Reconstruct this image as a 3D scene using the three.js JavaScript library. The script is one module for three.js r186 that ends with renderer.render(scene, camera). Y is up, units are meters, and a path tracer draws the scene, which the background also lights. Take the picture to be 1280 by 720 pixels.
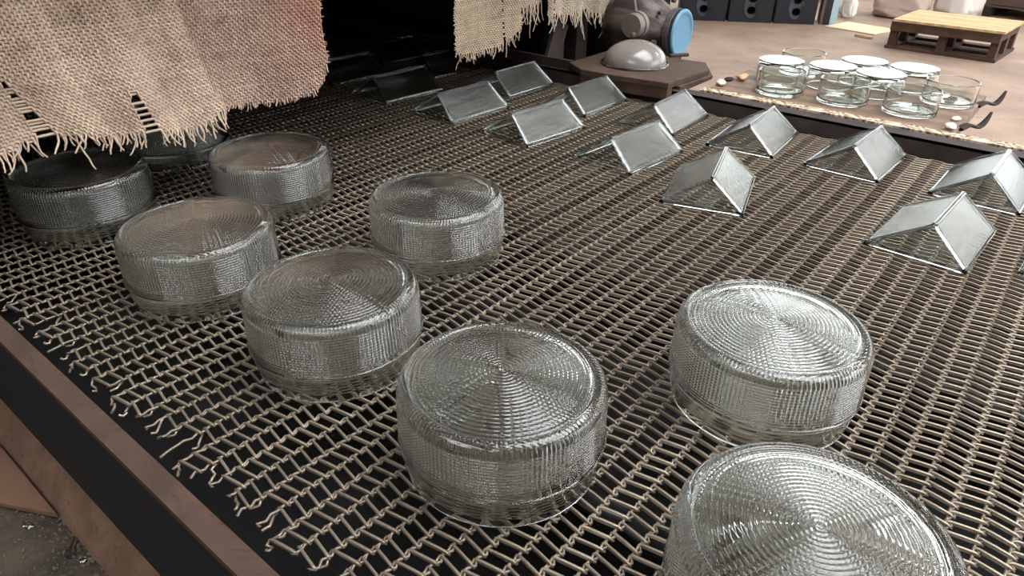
import * as THREE from 'three';
import { RoundedBoxGeometry } from 'three/addons/geometries/RoundedBoxGeometry.js';
import { mergeGeometries } from 'three/addons/utils/BufferGeometryUtils.js';
import { ImprovedNoise } from 'three/addons/math/ImprovedNoise.js';
import { RectAreaLightUniformsLib } from 'three/addons/lights/RectAreaLightUniformsLib.js';

// ------------------------------------------------------------------ camera, sky, light, exposure
const BY = 1.0;                                                  // height of the conveyor belt above the floor
const renderer = new THREE.WebGLRenderer({ antialias: true });
renderer.toneMapping = THREE.LinearToneMapping;
renderer.toneMappingExposure = 1.45;
renderer.shadowMap.enabled = true;
const scene = new THREE.Scene();
{                                                                // overcast sky: three times brighter overhead than at the horizon
  const w = 16, h = 64, d = new Float32Array(w * h * 4);
  for (let y = 0; y < h; y++) { const el = Math.max(0, Math.sin(((y + 0.5) / h - 0.5) * Math.PI)), L = (1 + 2 * el) / 3; for (let x = 0; x < w; x++) d.set([0.95 * L, 0.98 * L, 1.0 * L, 1], (y * w + x) * 4); }
  const sky = new THREE.DataTexture(d, w, h, THREE.RGBAFormat, THREE.FloatType);
  sky.mapping = THREE.EquirectangularReflectionMapping; sky.magFilter = THREE.LinearFilter; sky.needsUpdate = true;
  scene.background = sky; scene.backgroundIntensity = 9.0;
}
const camera = new THREE.PerspectiveCamera(45.26, 16 / 9, 0.02, 200);
{
  const pitch = 0.53557, c = Math.cos(pitch);
  camera.position.set(0, BY + 0.4882, 0);
  camera.lookAt(0.777 * c, BY + 0.4882 - Math.sin(pitch), -0.629 * c);
  camera.rotateZ(0.0074);
}
RectAreaLightUniformsLib.init();
const daylightFill = new THREE.RectAreaLight(new THREE.Color(1.0, 0.975, 0.95), 0.3, 17, 4.0);   // unseen area lamp added to strengthen the sky light at the right-hand opening
daylightFill.position.set(12.95, 3.1, -1.6);
daylightFill.lookAt(0, 3.1, -1.6);
scene.add(daylightFill);

// ------------------------------------------------------------------ helpers
let seed = 20240607;
const rnd = () => { seed = (seed * 1664525 + 1013904223) >>> 0; return seed / 4294967296; };
const rr = (a, b) => a + (b - a) * rnd();
const noise = new ImprovedNoise();
const fbm = (x, y, z = 0, o = 4) => { let s = 0, a = 0.5; for (let i = 0; i < o; i++) { s += a * noise.noise(x, y, z + i * 7.3); x *= 2.03; y *= 2.03; z *= 2.03; a *= 0.5; } return s; };
const used = {};
function numbered(name) { const n = used[name] = (used[name] ?? -1) + 1; return n ? `${name}_${String(n).padStart(3, '0')}` : name; }
function tag(o, label, category, group, kind) {
  if (label) o.userData.label = label;
  if (category) o.userData.category = category;
  if (group) o.userData.group = group;
  if (kind) o.userData.kind = kind;
  return o;
}
function shadows(o) { o.traverse((m) => { if (m.isMesh) { m.castShadow = true; m.receiveShadow = true; } }); return o; }
function thing(name, label, category, [x, y, z] = [0, 0, 0], turn = 0, group) {
  const o = new THREE.Group(); o.name = numbered(name); scene.add(o);
  o.position.set(x, y, z); o.rotation.y = turn;
  return tag(o, label, category, group);
}
function part(name, geometry, material, parent, label, kind) {
  const m = new THREE.Mesh(geometry, material);
  m.name = parent === scene ? numbered(name) : name;
  if (parent !== scene) { const k = parent.children.filter((c) => c.name.replace(/_\d{3}$/, '') === name).length; if (k) m.name = `${name}_${String(k).padStart(3, '0')}`; }
  m.castShadow = m.receiveShadow = true;
  parent.add(m);
  return tag(m, label, null, null, kind);
}
function solo(name, geometry, material, label, category, pos, turn = 0, group) {
  const m = part(name, geometry, material, scene);
  if (pos) m.position.set(...pos);
  m.rotation.y = turn;
  return tag(m, label, category, group);
}
function struct(name, geometry, material) { const m = part(name, geometry, material, scene); m.userData.kind = 'structure'; return m; }
const box = (x0, x1, y0, y1, z0, z1) => new THREE.BoxGeometry(x1 - x0, y1 - y0, z1 - z0).translate((x0 + x1) / 2, (y0 + y1) / 2, (z0 + z1) / 2);
const rbox = (x0, x1, y0, y1, z0, z1, r = 0.003) => new RoundedBoxGeometry(x1 - x0, y1 - y0, z1 - z0, 2, Math.min(r, (x1 - x0) / 2.1, (y1 - y0) / 2.1, (z1 - z0) / 2.1)).translate((x0 + x1) / 2, (y0 + y1) / 2, (z0 + z1) / 2);
const merge = (list) => mergeGeometries(list.map((g) => (g.index ? g.toNonIndexed() : g)));
// box with uv in metres
function ubox(...b) {
  const g = box(...b), p = g.attributes.position, n = g.attributes.normal, uv = g.attributes.uv;
  for (let i = 0; i < p.count; i++) {
    const ax = Math.abs(n.getX(i)), ay = Math.abs(n.getY(i));
    if (ay > 0.5) uv.setXY(i, p.getX(i), p.getZ(i)); else if (ax > 0.5) uv.setXY(i, p.getZ(i), p.getY(i)); else uv.setXY(i, p.getX(i), p.getY(i));
  }
  return g;
}
function planeUV(g, sx = 1, sz = 1) {         // uv from x,z (metres)
  const p = g.attributes.position, uv = new Float32Array(p.count * 2);
  for (let i = 0; i < p.count; i++) { uv[2 * i] = p.getX(i) * sx; uv[2 * i + 1] = p.getZ(i) * sz; }
  g.setAttribute('uv', new THREE.BufferAttribute(uv, 2));
  return g;
}

// mesh builder: tubes and grids into one geometry
class MB {
  constructor(colors = false) { this.p = []; this.n = []; this.c = colors ? [] : null; this.i = []; }
  // a tube through points; ra across, rb along the frame's normal; up gives the frame
  tube(pts, ra, rb = ra, sides = 5, up = null, color = null, taper = null) {
    const base = this.p.length / 3, N = pts.length, T = new THREE.Vector3(), B = new THREE.Vector3(), U = new THREE.Vector3();
    let prev = null;
    for (let k = 0; k < N; k++) {
      T.subVectors(pts[Math.min(k + 1, N - 1)], pts[Math.max(k - 1, 0)]).normalize();
      if (up) U.copy(up); else if (prev) U.copy(prev); else U.set(0, 1, 0.013);
      B.crossVectors(T, U); if (B.lengthSq() < 1e-8) B.crossVectors(T, new THREE.Vector3(1, 0.1, 0)); B.normalize();
      U.crossVectors(B, T).normalize(); prev = U.clone();
      const f = taper ? taper(k / (N - 1)) : 1;
      for (let j = 0; j < sides; j++) {
        const a = (j / sides) * Math.PI * 2, ca = Math.cos(a), sa = Math.sin(a);
        this.p.push(pts[k].x + (B.x * ca * ra + U.x * sa * rb) * f, pts[k].y + (B.y * ca * ra + U.y * sa * rb) * f, pts[k].z + (B.z * ca * ra + U.z * sa * rb) * f);
        const nx = B.x * ca / ra + U.x * sa / rb, ny = B.y * ca / ra + U.y * sa / rb, nz = B.z * ca / ra + U.z * sa / rb, l = Math.hypot(nx, ny, nz);
        this.n.push(nx / l, ny / l, nz / l);
        if (this.c) { const q = color(k, N); this.c.push(q[0], q[1], q[2]); }
      }
    }
    for (let k = 0; k < N - 1; k++) for (let j = 0; j < sides; j++) {
      const a = base + k * sides + j, b = base + k * sides + (j + 1) % sides;
      this.i.push(a, a + sides, b, b, a + sides, b + sides);
    }
    for (let j = 1; j < sides - 1; j++) { this.i.push(base, base + j, base + j + 1); const e = base + (N - 1) * sides; this.i.push(e, e + j + 1, e + j); }
  }
  build() {
    const g = new THREE.BufferGeometry();
    g.setAttribute('position', new THREE.Float32BufferAttribute(this.p, 3));
    g.setAttribute('normal', new THREE.Float32BufferAttribute(this.n, 3));
    if (this.c) g.setAttribute('color', new THREE.Float32BufferAttribute(this.c, 3));
    g.setIndex(this.i);
    return g;
  }
}
const V = (x, y, z) => new THREE.Vector3(x, y, z);
// surface of revolution: strips = arrays of [r, y] from the bottom outside upward (outward normal on the right-hand side of travel);
// mod(angle, r, y) gives a radial offset
function revolve(strips, nA, mod = null, uvScale = 1) {
  const pos = [], nor = [], uv = [], idx = [];
  const at = (r, y, a) => { const q = mod ? r + mod(a, r, y) : r; return V(q * Math.cos(a), y, q * Math.sin(a)); };
  for (const s of strips) {
    const base = pos.length / 3, N = s.length;
    for (let k = 0; k < N; k++) {
      const k0 = Math.max(k - 1, 0), k1 = Math.min(k + 1, N - 1);
      for (let j = 0; j <= nA; j++) {
        const a = (j / nA) * Math.PI * 2, p = at(s[k][0], s[k][1], a), e = 0.0015;
        const dm = at(s[k1][0], s[k1][1], a).sub(at(s[k0][0], s[k0][1], a));
        const rr0 = Math.max(s[k][0], 1e-4), da = mod ? at(rr0, s[k][1], a + e).sub(at(rr0, s[k][1], a - e)) : V(-Math.sin(a), 0, Math.cos(a));
        const n = dm.cross(da).normalize();
        pos.push(p.x, p.y, p.z); nor.push(n.x, n.y, n.z); uv.push(p.x * uvScale, p.z * uvScale);
      }
    }
    for (let k = 0; k < N - 1; k++) for (let j = 0; j < nA; j++) {
      const a = base + k * (nA + 1) + j, b = a + nA + 1;
      idx.push(a, b, a + 1, a + 1, b, b + 1);
    }
  }
  const g = new THREE.BufferGeometry();
  g.setAttribute('position', new THREE.Float32BufferAttribute(pos, 3));
  g.setAttribute('normal', new THREE.Float32BufferAttribute(nor, 3));
  g.setAttribute('uv', new THREE.Float32BufferAttribute(uv, 2));
  g.setIndex(idx);
  return g;
}
const arc = (cx, cy, r, a0, a1, n, ry = r) => Array.from({ length: n + 1 }, (_, i) => { const a = (a0 + (a1 - a0) * i / n) * Math.PI / 180; return [cx + r * Math.cos(a), cy + ry * Math.sin(a)]; });

// ------------------------------------------------------------------ textures
function tex(w, h, f, srgb = true, repeat = null) {
  const d = new Uint8Array(w * h * 4);
  for (let y = 0; y < h; y++) for (let x = 0; x < w; x++) {
    const c = f(x / w, y / h, x, y), k = (y * w + x) * 4;
    for (let q = 0; q < 3; q++) d[k + q] = Math.max(0, Math.min(255, Math.round((c.length ? c[q] : c) * 255)));
    d[k + 3] = 255;
  }
  const t = new THREE.DataTexture(d, w, h);
  t.magFilter = THREE.LinearFilter; t.minFilter = THREE.LinearMipmapLinearFilter; t.generateMipmaps = true;
  t.wrapS = t.wrapT = THREE.RepeatWrapping;
  if (srgb) t.colorSpace = THREE.SRGBColorSpace;
  if (repeat) t.repeat.set(...repeat);
  t.needsUpdate = true;
  return t;
}
// tileable fbm on the unit square
function tfbm(u, v, f, o = 4, z = 0) {
  const a = u * Math.PI * 2, b = v * Math.PI * 2, r = f / (Math.PI * 2);
  return fbm(Math.cos(a) * r + 3.1, Math.sin(a) * r + Math.cos(b) * r * 0.73 + 1.7, Math.sin(b) * r + z, o);
}
const mixc = (a, b, t) => { t = Math.max(0, Math.min(1, t)); return [a[0] + (b[0] - a[0]) * t, a[1] + (b[1] - a[1]) * t, a[2] + (b[2] - a[2]) * t]; };
const sstep = (a, b, x) => { const t = Math.max(0, Math.min(1, (x - a) / (b - a))); return t * t * (3 - 2 * t); };

const concreteTex = tex(512, 512, (u, v) => {
  const n = tfbm(u, v, 6, 5), m = tfbm(u, v, 26, 3, 9), s = rnd();
  return mixc(mixc([0.60, 0.535, 0.485], [0.75, 0.675, 0.62], 0.5 + n * 1.1), [0.42, 0.38, 0.34], m * 0.9 - 0.12).map((c) => c + (s - 0.5) * 0.05);
}, true, [0.4, 0.4]);
const concreteBump = tex(512, 512, (u, v) => 0.5 + tfbm(u, v, 40, 4, 3) * 0.6 + (rnd() - 0.5) * 0.15, false, [1.3, 1.3]);
const dirtTex = tex(512, 512, (u, v) => {
  const n = tfbm(u, v, 8, 5, 2), m = tfbm(u, v, 40, 3, 5), s = rnd();
  return mixc(mixc([0.20, 0.175, 0.145], [0.31, 0.265, 0.22], 0.5 + n * 1.4), [0.44, 0.38, 0.32], m * 1.5 - 0.25).map((c) => c + (s - 0.5) * 0.07);
}, true, [2.2, 2.2]);
const dirtBump = tex(512, 512, (u, v) => 0.5 + tfbm(u, v, 30, 5, 8) * 0.8 + (rnd() - 0.5) * 0.2, false, [2.2, 2.2]);
const rustTex = tex(512, 512, (u, v) => {
  const n = tfbm(u, v, 9, 5, 4), m = tfbm(u, v, 34, 3, 6);
  return mixc(mixc([0.40, 0.325, 0.28], [0.53, 0.44, 0.385], 0.5 + n * 1.2), [0.24, 0.185, 0.165], m * 2.2 - 0.45);
}, true, [3, 3]);
const darkSteelTex = tex(512, 512, (u, v) => {
  const n = tfbm(u, v, 7, 5, 14), m = tfbm(u, v, 30, 3, 16);
  return mixc(mixc([0.17, 0.145, 0.14], [0.27, 0.225, 0.21], 0.5 + n * 1.2), [0.36, 0.29, 0.26], m * 1.8 - 0.4);
}, true, [2.5, 2.5]);
const grimeTex = tex(512, 512, (u, v) => {
  const n = tfbm(u, v, 5, 5, 24), m = tfbm(u, v, 18, 4, 26);
  return mixc(mixc([0.20, 0.175, 0.17], [0.47, 0.42, 0.40], 0.45 + n * 1.9), [0.10, 0.085, 0.08], m * 2.4 - 0.5);
}, true, [7, 7]);
const woodTex = (a, b, f = 22, z = 0) => tex(512, 256, (u, v) => {
  const w = tfbm(u, v, 3, 3, z) * 0.35, g = Math.sin((v + w * 0.22) * Math.PI * 2 * f + tfbm(u, v, 9, 3, z + 2) * 3) * 0.5 + 0.5, k = tfbm(u, v, 60, 2, z + 5);
  return mixc(a, b, g * 0.55 + 0.25 + k * 0.5 + w);
});
const tableWood = woodTex([0.36, 0.28, 0.225], [0.55, 0.45, 0.375], 7, 3);
const palletWood = woodTex([0.70, 0.55, 0.37], [0.87, 0.74, 0.55], 5, 11);
const weaveBump = tex(128, 128, (u, v) => 0.5 + 0.25 * Math.sin(u * Math.PI * 16) + 0.25 * Math.sin(v * Math.PI * 16), false);
// fine parallel ribs pressed into the inside of the lenses
const ribBump = tex(1024, 1024, (u, v) => 0.5 + 0.5 * Math.sin(u * Math.PI * 2 * 52), false);
const panelBump = tex(512, 512, (u, v, x, y) => 0.5 + 0.3 * Math.sin(u * Math.PI * 2 * 40) + 0.2 * Math.sin(v * Math.PI * 2 * 40) + tfbm(u, v, 12, 3) * 0.3, false);

// ------------------------------------------------------------------ materials
const std = (o) => new THREE.MeshStandardMaterial(o);
const glassOpt = { color: 0xf9fdfb, roughness: 0.015, metalness: 0, transmission: 1, thickness: 0.01, ior: 1.5 };
const M = {
  glass: new THREE.MeshPhysicalMaterial({ ...glassOpt }),
  glassRib: new THREE.MeshPhysicalMaterial({ ...glassOpt, bumpMap: ribBump, bumpScale: 0.00016 }),
  glassPanel: new THREE.MeshPhysicalMaterial({ ...glassOpt, roughness: 0.085, bumpMap: panelBump, bumpScale: 0.00016 }),
  glassDull: new THREE.MeshPhysicalMaterial({ ...glassOpt, color: 0xb5aca6, roughness: 0.17, transmission: 0.62 }),
  wire: std({ color: 0x8d8174, roughness: 0.42, metalness: 0.55 }),
  wireDark: std({ color: 0x766a5e, roughness: 0.5, metalness: 0.5 }),
  rust: std({ map: rustTex, color: 0xa0948b, roughness: 0.8, metalness: 0.1, bumpMap: concreteBump, bumpScale: 0.0006 }),
  rail: std({ map: darkSteelTex, roughness: 0.8, metalness: 0.1 }),
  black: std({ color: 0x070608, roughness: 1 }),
  underBeltShade: std({ color: 0x0d0c0c, roughness: 1 }),  // near-black colour standing in for the shade below the belt
  dust: std({ map: rustTex, color: 0xe8dccf, roughness: 0.95, bumpMap: dirtBump, bumpScale: 0.002 }),
  sooty: std({ color: 0x2b2929, roughness: 0.85, metalness: 0.1 }),
  darkBrown: std({ color: 0x3a302d, roughness: 0.75, metalness: 0.2 }),
  concrete: std({ map: concreteTex, color: 0xe6d9cf, roughness: 0.8, bumpMap: concreteBump, bumpScale: 0.003 }),
  dirt: std({ map: dirtTex, roughness: 0.95, bumpMap: dirtBump, bumpScale: 0.004 }),
  wall: std({ color: 0xa89f96, roughness: 0.9 }),
  roof: std({ color: 0x4e4843, roughness: 0.9 }),
  ground: std({ color: 0x9a9184, roughness: 0.95 }),
  burlap: std({ color: 0xece8e4, vertexColors: true, roughness: 0.95, side: THREE.DoubleSide }),
  tableWood: std({ map: tableWood, roughness: 0.6 }),
  palletWood: std({ map: palletWood, roughness: 0.75 }),
  brokenEdge: std({ color: 0xcfc3b3, roughness: 0.85 }),
  blue: std({ color: 0x56839e, roughness: 0.55 }),
  grime: std({ map: grimeTex, roughness: 0.7, metalness: 0.2 }),
  grey: std({ color: 0x7a6f69, roughness: 0.7, metalness: 0.2 }),
  card: std({ color: 0x6f5340, roughness: 0.9, bumpMap: dirtBump, bumpScale: 0.002 }),
  navy: std({ color: 0x14161f, roughness: 0.5 }),
  crateGrey: std({ color: 0x5a5c66, roughness: 0.55 }),
  paleBlue: std({ color: 0x9fb9c4, roughness: 0.6 }),
  sack: std({ color: 0xd8d0c8, roughness: 0.85, bumpMap: weaveBump, bumpScale: 0.002 }),
  sackPink: std({ color: 0xb9a59a, roughness: 0.85, bumpMap: weaveBump, bumpScale: 0.002 }),
  boxBrown: std({ color: 0x5c4a42, roughness: 0.85 }),
  cardLight: std({ color: 0xc79f7c, roughness: 0.9 }),
  ply: std({ color: 0xdec7a2, roughness: 0.8 }),
  iron: std({ color: 0x2b1d18, roughness: 0.7, metalness: 0.4 }),
  pane: new THREE.MeshPhysicalMaterial({ color: 0xffffff, transmission: 1, thickness: 0, roughness: 0.02, ior: 1.45 }),
  dimmingPane: new THREE.MeshPhysicalMaterial({ color: 0xe2e3e2, transmission: 1, thickness: 0, roughness: 0.04, ior: 1.45 }),
  shadedWood: std({ map: tableWood, color: 0x9a8478, roughness: 0.85 }),  // darker wood tone that paints in the shade below the pallet deck
  chrome: std({ color: 0xc8c8c8, roughness: 0.25, metalness: 1 }),
};

// ------------------------------------------------------------------ the hall
struct('floor', ubox(-4, 13, -0.25, 0, -12, 10), M.concrete);
struct('ground', box(13, 70, -0.25, -0.02, -45, 45), M.ground);
struct('ceiling', merge([box(-4.2, 13.2, 8, 8.2, -12.2, -0.5), box(-4.2, 13.2, 8, 8.2, 8.5, 10.2), box(-4.2, -0.5, 8, 8.2, -0.5, 8.5), box(5.2, 9.9, 8, 8.2, -0.5, 8.5), box(12.6, 13.2, 8, 8.2, -0.5, 8.5), box(9.9, 12.6, 8, 8.2, -0.5, 1.5)]), M.roof);
// roof light added to brighten belt and curtains: panes on slim bars
for (let i = 0; i < 3; i++) struct('window_' + (i + 1), box(-0.5, 5.2, 8.08, 8.09, -0.5 + i * 3, 2.5 + i * 3), M.pane);
struct('window_6', box(9.9, 12.6, 8.08, 8.09, 1.5, 8.5), M.pane);  // roof strip added to give the prism slopes a bright reflection
struct('trim_9', merge([0, 1, 2, 3].map((i) => box(-0.5, 5.2, 8.0, 8.12, -0.54 + i * 3, -0.46 + i * 3))), M.wall);
struct('wall_left', merge([box(-4.2, -4, 0, 4.6, -12.2, 10.2), box(-4.2, -4, 6.0, 8, -12.2, 10.2), box(-4.2, -4, 4.6, 6.0, -12.2, -3), box(-4.2, -4, 4.6, 6.0, 3, 10.2)]), M.wall);
for (const [i, z] of [[4, -3], [5, 0]]) struct('window_' + i, box(-4.11, -4.10, 4.6, 6.0, z, z + 3), M.pane);  // windows added to brighten the lens walls and the left lip
struct('trim_10', box(-4.16, -4.0, 4.6, 6.0, -0.05, 0.05), M.wall);
struct('wall_back', box(-4, 13, 0, 8, -12.2, -12), M.wall);
struct('wall_front', merge([box(-4, 3, 0, 8, 10, 10.2), box(12.4, 13, 0, 8, 10, 10.2), box(3, 12.4, 6.6, 8, 10, 10.2)]), M.wall);
struct('wall_right', merge([box(13, 13.2, 0, 1.0, -12.2, 10.2), box(13, 13.2, 5.2, 8, -12.2, 10.2), box(13, 13.2, 1.0, 5.2, -12.2, -10.6), box(13, 13.2, 1.0, 5.2, 7.6, 10.2)]), M.wall);
for (const [i, z0, z1] of [[7, -10.6, -6], [8, -6, -1.5], [9, -1.5, 3], [10, 3, 7.6]]) struct('window_' + i, box(13.05, 13.06, 1.0, 5.2, z0, z1), M.dimmingPane);  // glazing added in the right opening; its grey tint dims the sky
for (const [i, z] of [[2, -6], [3, -1.5], [4, 3]]) struct('trim_' + i, rbox(12.9, 13.12, 0, 8, z - 0.12, z + 0.12, 0.01), M.wall);

// ------------------------------------------------------------------ the conveyor frame
const XL = 0.180, XR = 1.583, Z0 = -2.62, Z1 = 0.46;             // belt extents
{
  const t = thing('conveyor_frame', 'brown steel conveyor frame with flat side rails and a black side plate', 'conveyor frame', [0, BY, 0]);
  part('side_rail', merge([ubox(0.1435, 0.1655, -0.012, -0.004, Z0, 1.4)]), M.rust, t, 'narrow flat brown rail along the left belt edge');
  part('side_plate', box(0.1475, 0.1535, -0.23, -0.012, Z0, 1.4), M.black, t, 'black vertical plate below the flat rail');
  // lower lip, a rounded dusty ledge
  const s = new THREE.Shape(); s.moveTo(0.1165, -0.262); s.quadraticCurveTo(0.122, -0.238, 0.1475, -0.212); s.lineTo(0.1535, -0.212); s.lineTo(0.1535, -0.262); s.lineTo(0.1165, -0.262);
  const lip = new THREE.ExtrudeGeometry(s, { depth: 1.4 - Z0, bevelEnabled: false, steps: 60, curveSegments: 8 }).translate(0, 0, Z0);
  { const p = lip.attributes.position; for (let i = 0; i < p.count; i++) { const n = fbm(p.getX(i) * 20, p.getZ(i) * 9, 2); if (p.getY(i) > -0.258) p.setXYZ(i, p.getX(i) + n * 0.004, p.getY(i) + n * 0.003, p.getZ(i)); } lip.computeVertexNormals(); }
  part('bottom_lip', lip, M.dust, t, 'dusty rounded brown lip at the foot of the side plate');
  part('side_rail', merge([ubox(1.600, 1.606, -0.16, 0.033, Z0, 1.4), ubox(1.600, 1.640, 0.027, 0.0335, Z0, 1.4), ubox(1.584, 1.600, -0.02, -0.012, Z0, 1.4)]), M.rail, t, 'dark brown angle iron rail along the right belt edge');
  part('bed_plate', box(0.1535, 1.600, -0.135, -0.127, Z0, 1.4), M.underBeltShade, t, 'plate coloured dark for the shade under the belt');
  for (const x of [0.40, 0.80, 1.20, 1.54]) part('support_bar', box(x - 0.012, x + 0.012, -0.127, -0.0105, Z0, 1.4), M.underBeltShade, t);
  for (const z of [-0.9, 1.2]) for (const x of [0.2, 1.55]) part('leg', rbox(x - 0.035, x + 0.035, -BY, -0.135, z - 0.035, z + 0.035), M.darkBrown, t);
}
// plinth of dirty concrete under the left side
{
  const g = new THREE.BoxGeometry(0.62, 0.737, 3.2, 40, 1, 160).translate(-0.156, 0.3685, -0.5), p = g.attributes.position, n = g.attributes.normal;
  for (let i = 0; i < p.count; i++) if (n.getY(i) > 0.9) p.setY(i, p.getY(i) + fbm(p.getX(i) * 14, p.getZ(i) * 14) * 0.004 - 0.002);
  g.computeVertexNormals();
  struct('trim_1', planeUV(g), M.dirt);
}

// ------------------------------------------------------------------ the woven wire belt
{
  const belt = thing('wire_mesh_belt', 'woven steel wire mesh conveyor belt with ragged left edge, carrying glass pieces', 'conveyor belt', [0, BY, 0]);
  const P = 0.0248, Q = 0.0141, a = P / 2 + 0.0024, h = 0.0012, R = 0.00155;
  const turns = Math.round((XR - XL) / Q);
  const spiral = (hand, sides, skipL, hook, fine) => {
    const mb = new MB(), pts = [], dx = 0.0052 * hand;
    const n0 = skipL;
    if (hook) {                                                   // loose, bent end of the wire at the ragged edge
      const x = n0 * Q, k = 5 + Math.floor(rnd() * 4); let px = x - rr(0.008, 0.022), py = -0.002 + rr(-0.006, 0.002), pz = -a + rr(0, 0.02);
      const tx = x - hand * 0.0026, e = [];
      for (let i = 0; i < k; i++) { const f = i / k; e.push(V(px + (tx - px) * f + rr(-0.002, 0.002), py * (1 - f) - 0.0015 + rr(-0.0018, 0.0022), pz * (1 - f) + (-a) * f + Math.sin(f * rr(3, 7)) * 0.006 * (1 - f))); }
      pts.push(...e);
    }
    for (let i = n0; i < turns; i++) {
      const x = i * Q, j = rr(-0.0006, 0.0006), jy = rr(-0.0002, 0.0002);
      const x0 = x - dx / 2 + j, x1 = x + dx / 2 + j;
      // flat loop: out on top, back just below, then a step along the rod to the next loop
      const w = 0.0006, t = dx * 0.1, y = 0.0016 + jy;
      if (fine) pts.push(V(x0, -0.0002, -a), V(x0 + t, y * 0.92, -a + 0.0030), V(x + j, y * 1.08, 0), V(x1 - t, y * 0.92, a - 0.0030), V(x1 + w * 0.4, -0.0004, a + 0.0003),
        V(x1 + w - t, -h, a - 0.0028), V(x + j + w, -h, 0), V(x0 + w + t, -h, -a + 0.0028), V(x0 + w * 1.7, -h * 0.9, -a + 0.0004), V(x0 + Q * 0.62, -0.0018, -a + 0.0006));
      else pts.push(V(x0, 0, -a), V(x0, y, -a + 0.003), V(x1, y, a - 0.003), V(x1 + w * 0.5, 0, a), V(x + w, -h, 0), V(x0 + w * 1.6, -h * 0.6, -a));
    }
    mb.tube(pts, R, R, sides);
    return mb.build();
  };
  const near = { '1': [], '-1': [] }, far = { '1': [], '-1': [] };
  for (const hd of [1, -1]) {
    for (let k = 0; k < 8; k++) near[hd].push(spiral(hd, 5, Math.floor(rr(0, 2.2)), k > 0, true));
    for (let k = 0; k < 2; k++) far[hd].push(spiral(hd, 4, 0, false, false));
  }
  const mkRod = () => { const mb = new MB(), pts = []; const s = rr(-0.006, 0.012); for (let i = -1; i <= turns * 2; i++) pts.push(V(i * Q / 2 + (i < 0 ? s : 0), (i % 2 ? 0.0002 : -0.0020) + (i < 4 ? rr(-0.001, 0.001) : 0), (i % 2 ? 0.0026 : -0.0026) + (i < 4 ? rr(-0.0015, 0.0015) : 0))); mb.tube(pts, 0.00165, 0.00165, 5); return mb.build(); };
  const rods = Array.from({ length: 6 }, mkRod);
  const c = [[0x908373, 0.38], [0x8a7d6d, 0.40], [0x968979, 0.38], [0x837667, 0.42]].map(([col, r]) => std({ color: col, roughness: r, metalness: 0.55 }));
  let k = 0;
  for (let z = -0.4345 + P / 2 - 89 * P; z < Z1; z += P, k++) {
    const hd = k % 2 ? -1 : 1, isFar = z < -1.45, set = (isFar ? far : near)[hd];
    const wob = fbm(z * 7, 3.3, 1.2) * 0.02;
    const m = part('wire_spiral', set[Math.floor(rnd() * set.length)], c[Math.floor(rnd() * 4)], belt);
    m.position.set(XL + (isFar ? 0 : wob * 0.5) + 0.004 + (hd > 0 ? 0 : Q * 0.5), -0.0016 - R, z);
    const r = part('cross_rod', rods[Math.floor(rnd() * 6)], M.wireDark, belt);
    r.position.set(XL + 0.004 + (isFar ? 0 : wob * 0.5), -0.0016 - R, z + P / 2);
  }
}

// ------------------------------------------------------------------ round prismatic glass lenses
const Rl = 0.1;
function lensParts() {
  const S = (list) => list.map(([r, y]) => [r * Rl, y * Rl]);
  // outer: clear rim
  const rim = [];
  rim.push(...arc(0.905, 0.03, 0.03, 270, 360, 5));
  for (let i = 1; i <= 6; i++) rim.push([0.935 + 0.012 * i / 6 + 0.0015 * Math.sin(i * 3), 0.03 + 0.09 * i / 6]);
  for (let i = 0; i <= 20; i++) rim.push([0.949 + 0.022 * i / 20 + 0.0035 * Math.sin(i * 1.35), 0.135 + 0.185 * i / 20]);
  rim.push(...arc(0.978, 0.352, 0.018, -60, 75, 6));
  // outer: ribbed wall
  const wall = [rim.at(-1)], nr = 14, y0 = 0.372, y1 = 0.835;
  for (let i = 0; i < nr; i++) for (let q = 0; q < 7; q++) { const f = (i + q / 7) / nr; wall.push([0.974 - 0.010 * f + 0.0125 * Math.sin(q / 7 * Math.PI), y0 + (y1 - y0) * f]); }
  wall.push([0.964, y1], [0.970, 0.85]);
  // outer: shoulder and slightly domed disc
  const top = [wall.at(-1)];
  for (let i = 1; i <= 8; i++) { const a = i / 8 * Math.PI / 2; top.push([0.970 - 0.095 * (1 - Math.cos(a)), 0.85 + 0.11 * Math.sin(a)]); }
  top.push([0.862, 0.961], [0.852, 0.952]);
  const rings = 20;
  for (let i = 0; i < rings; i++) for (let q = 0; q < 7; q++) { const f = (i + q / 7) / rings, r = 0.845 * (1 - f); if (r < 0.03) continue; top.push([r, 0.944 + 0.082 * (1 - (1 - f) * (1 - f)) + 0.0085 * Math.sin(q / 7 * Math.PI)]); }
  top.push([0.028, 1.030], [0.02, 1.042], [0.0, 1.045]);
  // inner surfaces run downward
  const nF = 132, flute = (amp) => (ang) => -amp * Rl * Math.abs(Math.sin(ang * nF / 2));
  const ceil = [[0.0, 0.925], [0.2, 0.921], [0.4, 0.909], [0.6, 0.889], [0.74, 0.868]];
  const wIn = [[0.74, 0.868], [0.80, 0.863], [0.845, 0.85], [0.86, 0.825], [0.865, 0.76], [0.868, 0.68], [0.874, 0.5], [0.878, 0.372]];
  const rIn = [[0.878, 0.372], [0.872, 0.33], [0.865, 0.2], [0.862, 0.05], [0.866, 0.012], [0.878, 0.0], [0.905, 0.0]];
  return [
    ['prism_disc', merge([revolve([S(top)], 120), revolve([S(ceil)], 120)])],
    ['ribbed_wall', merge([revolve([S(wall)], 120), revolve([S(wIn)], nF * 6, flute(0.008))])],
    ['clear_rim', merge([revolve([S(rim)], 120), revolve([S(rIn)], 120)])],
  ];
}
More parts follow.
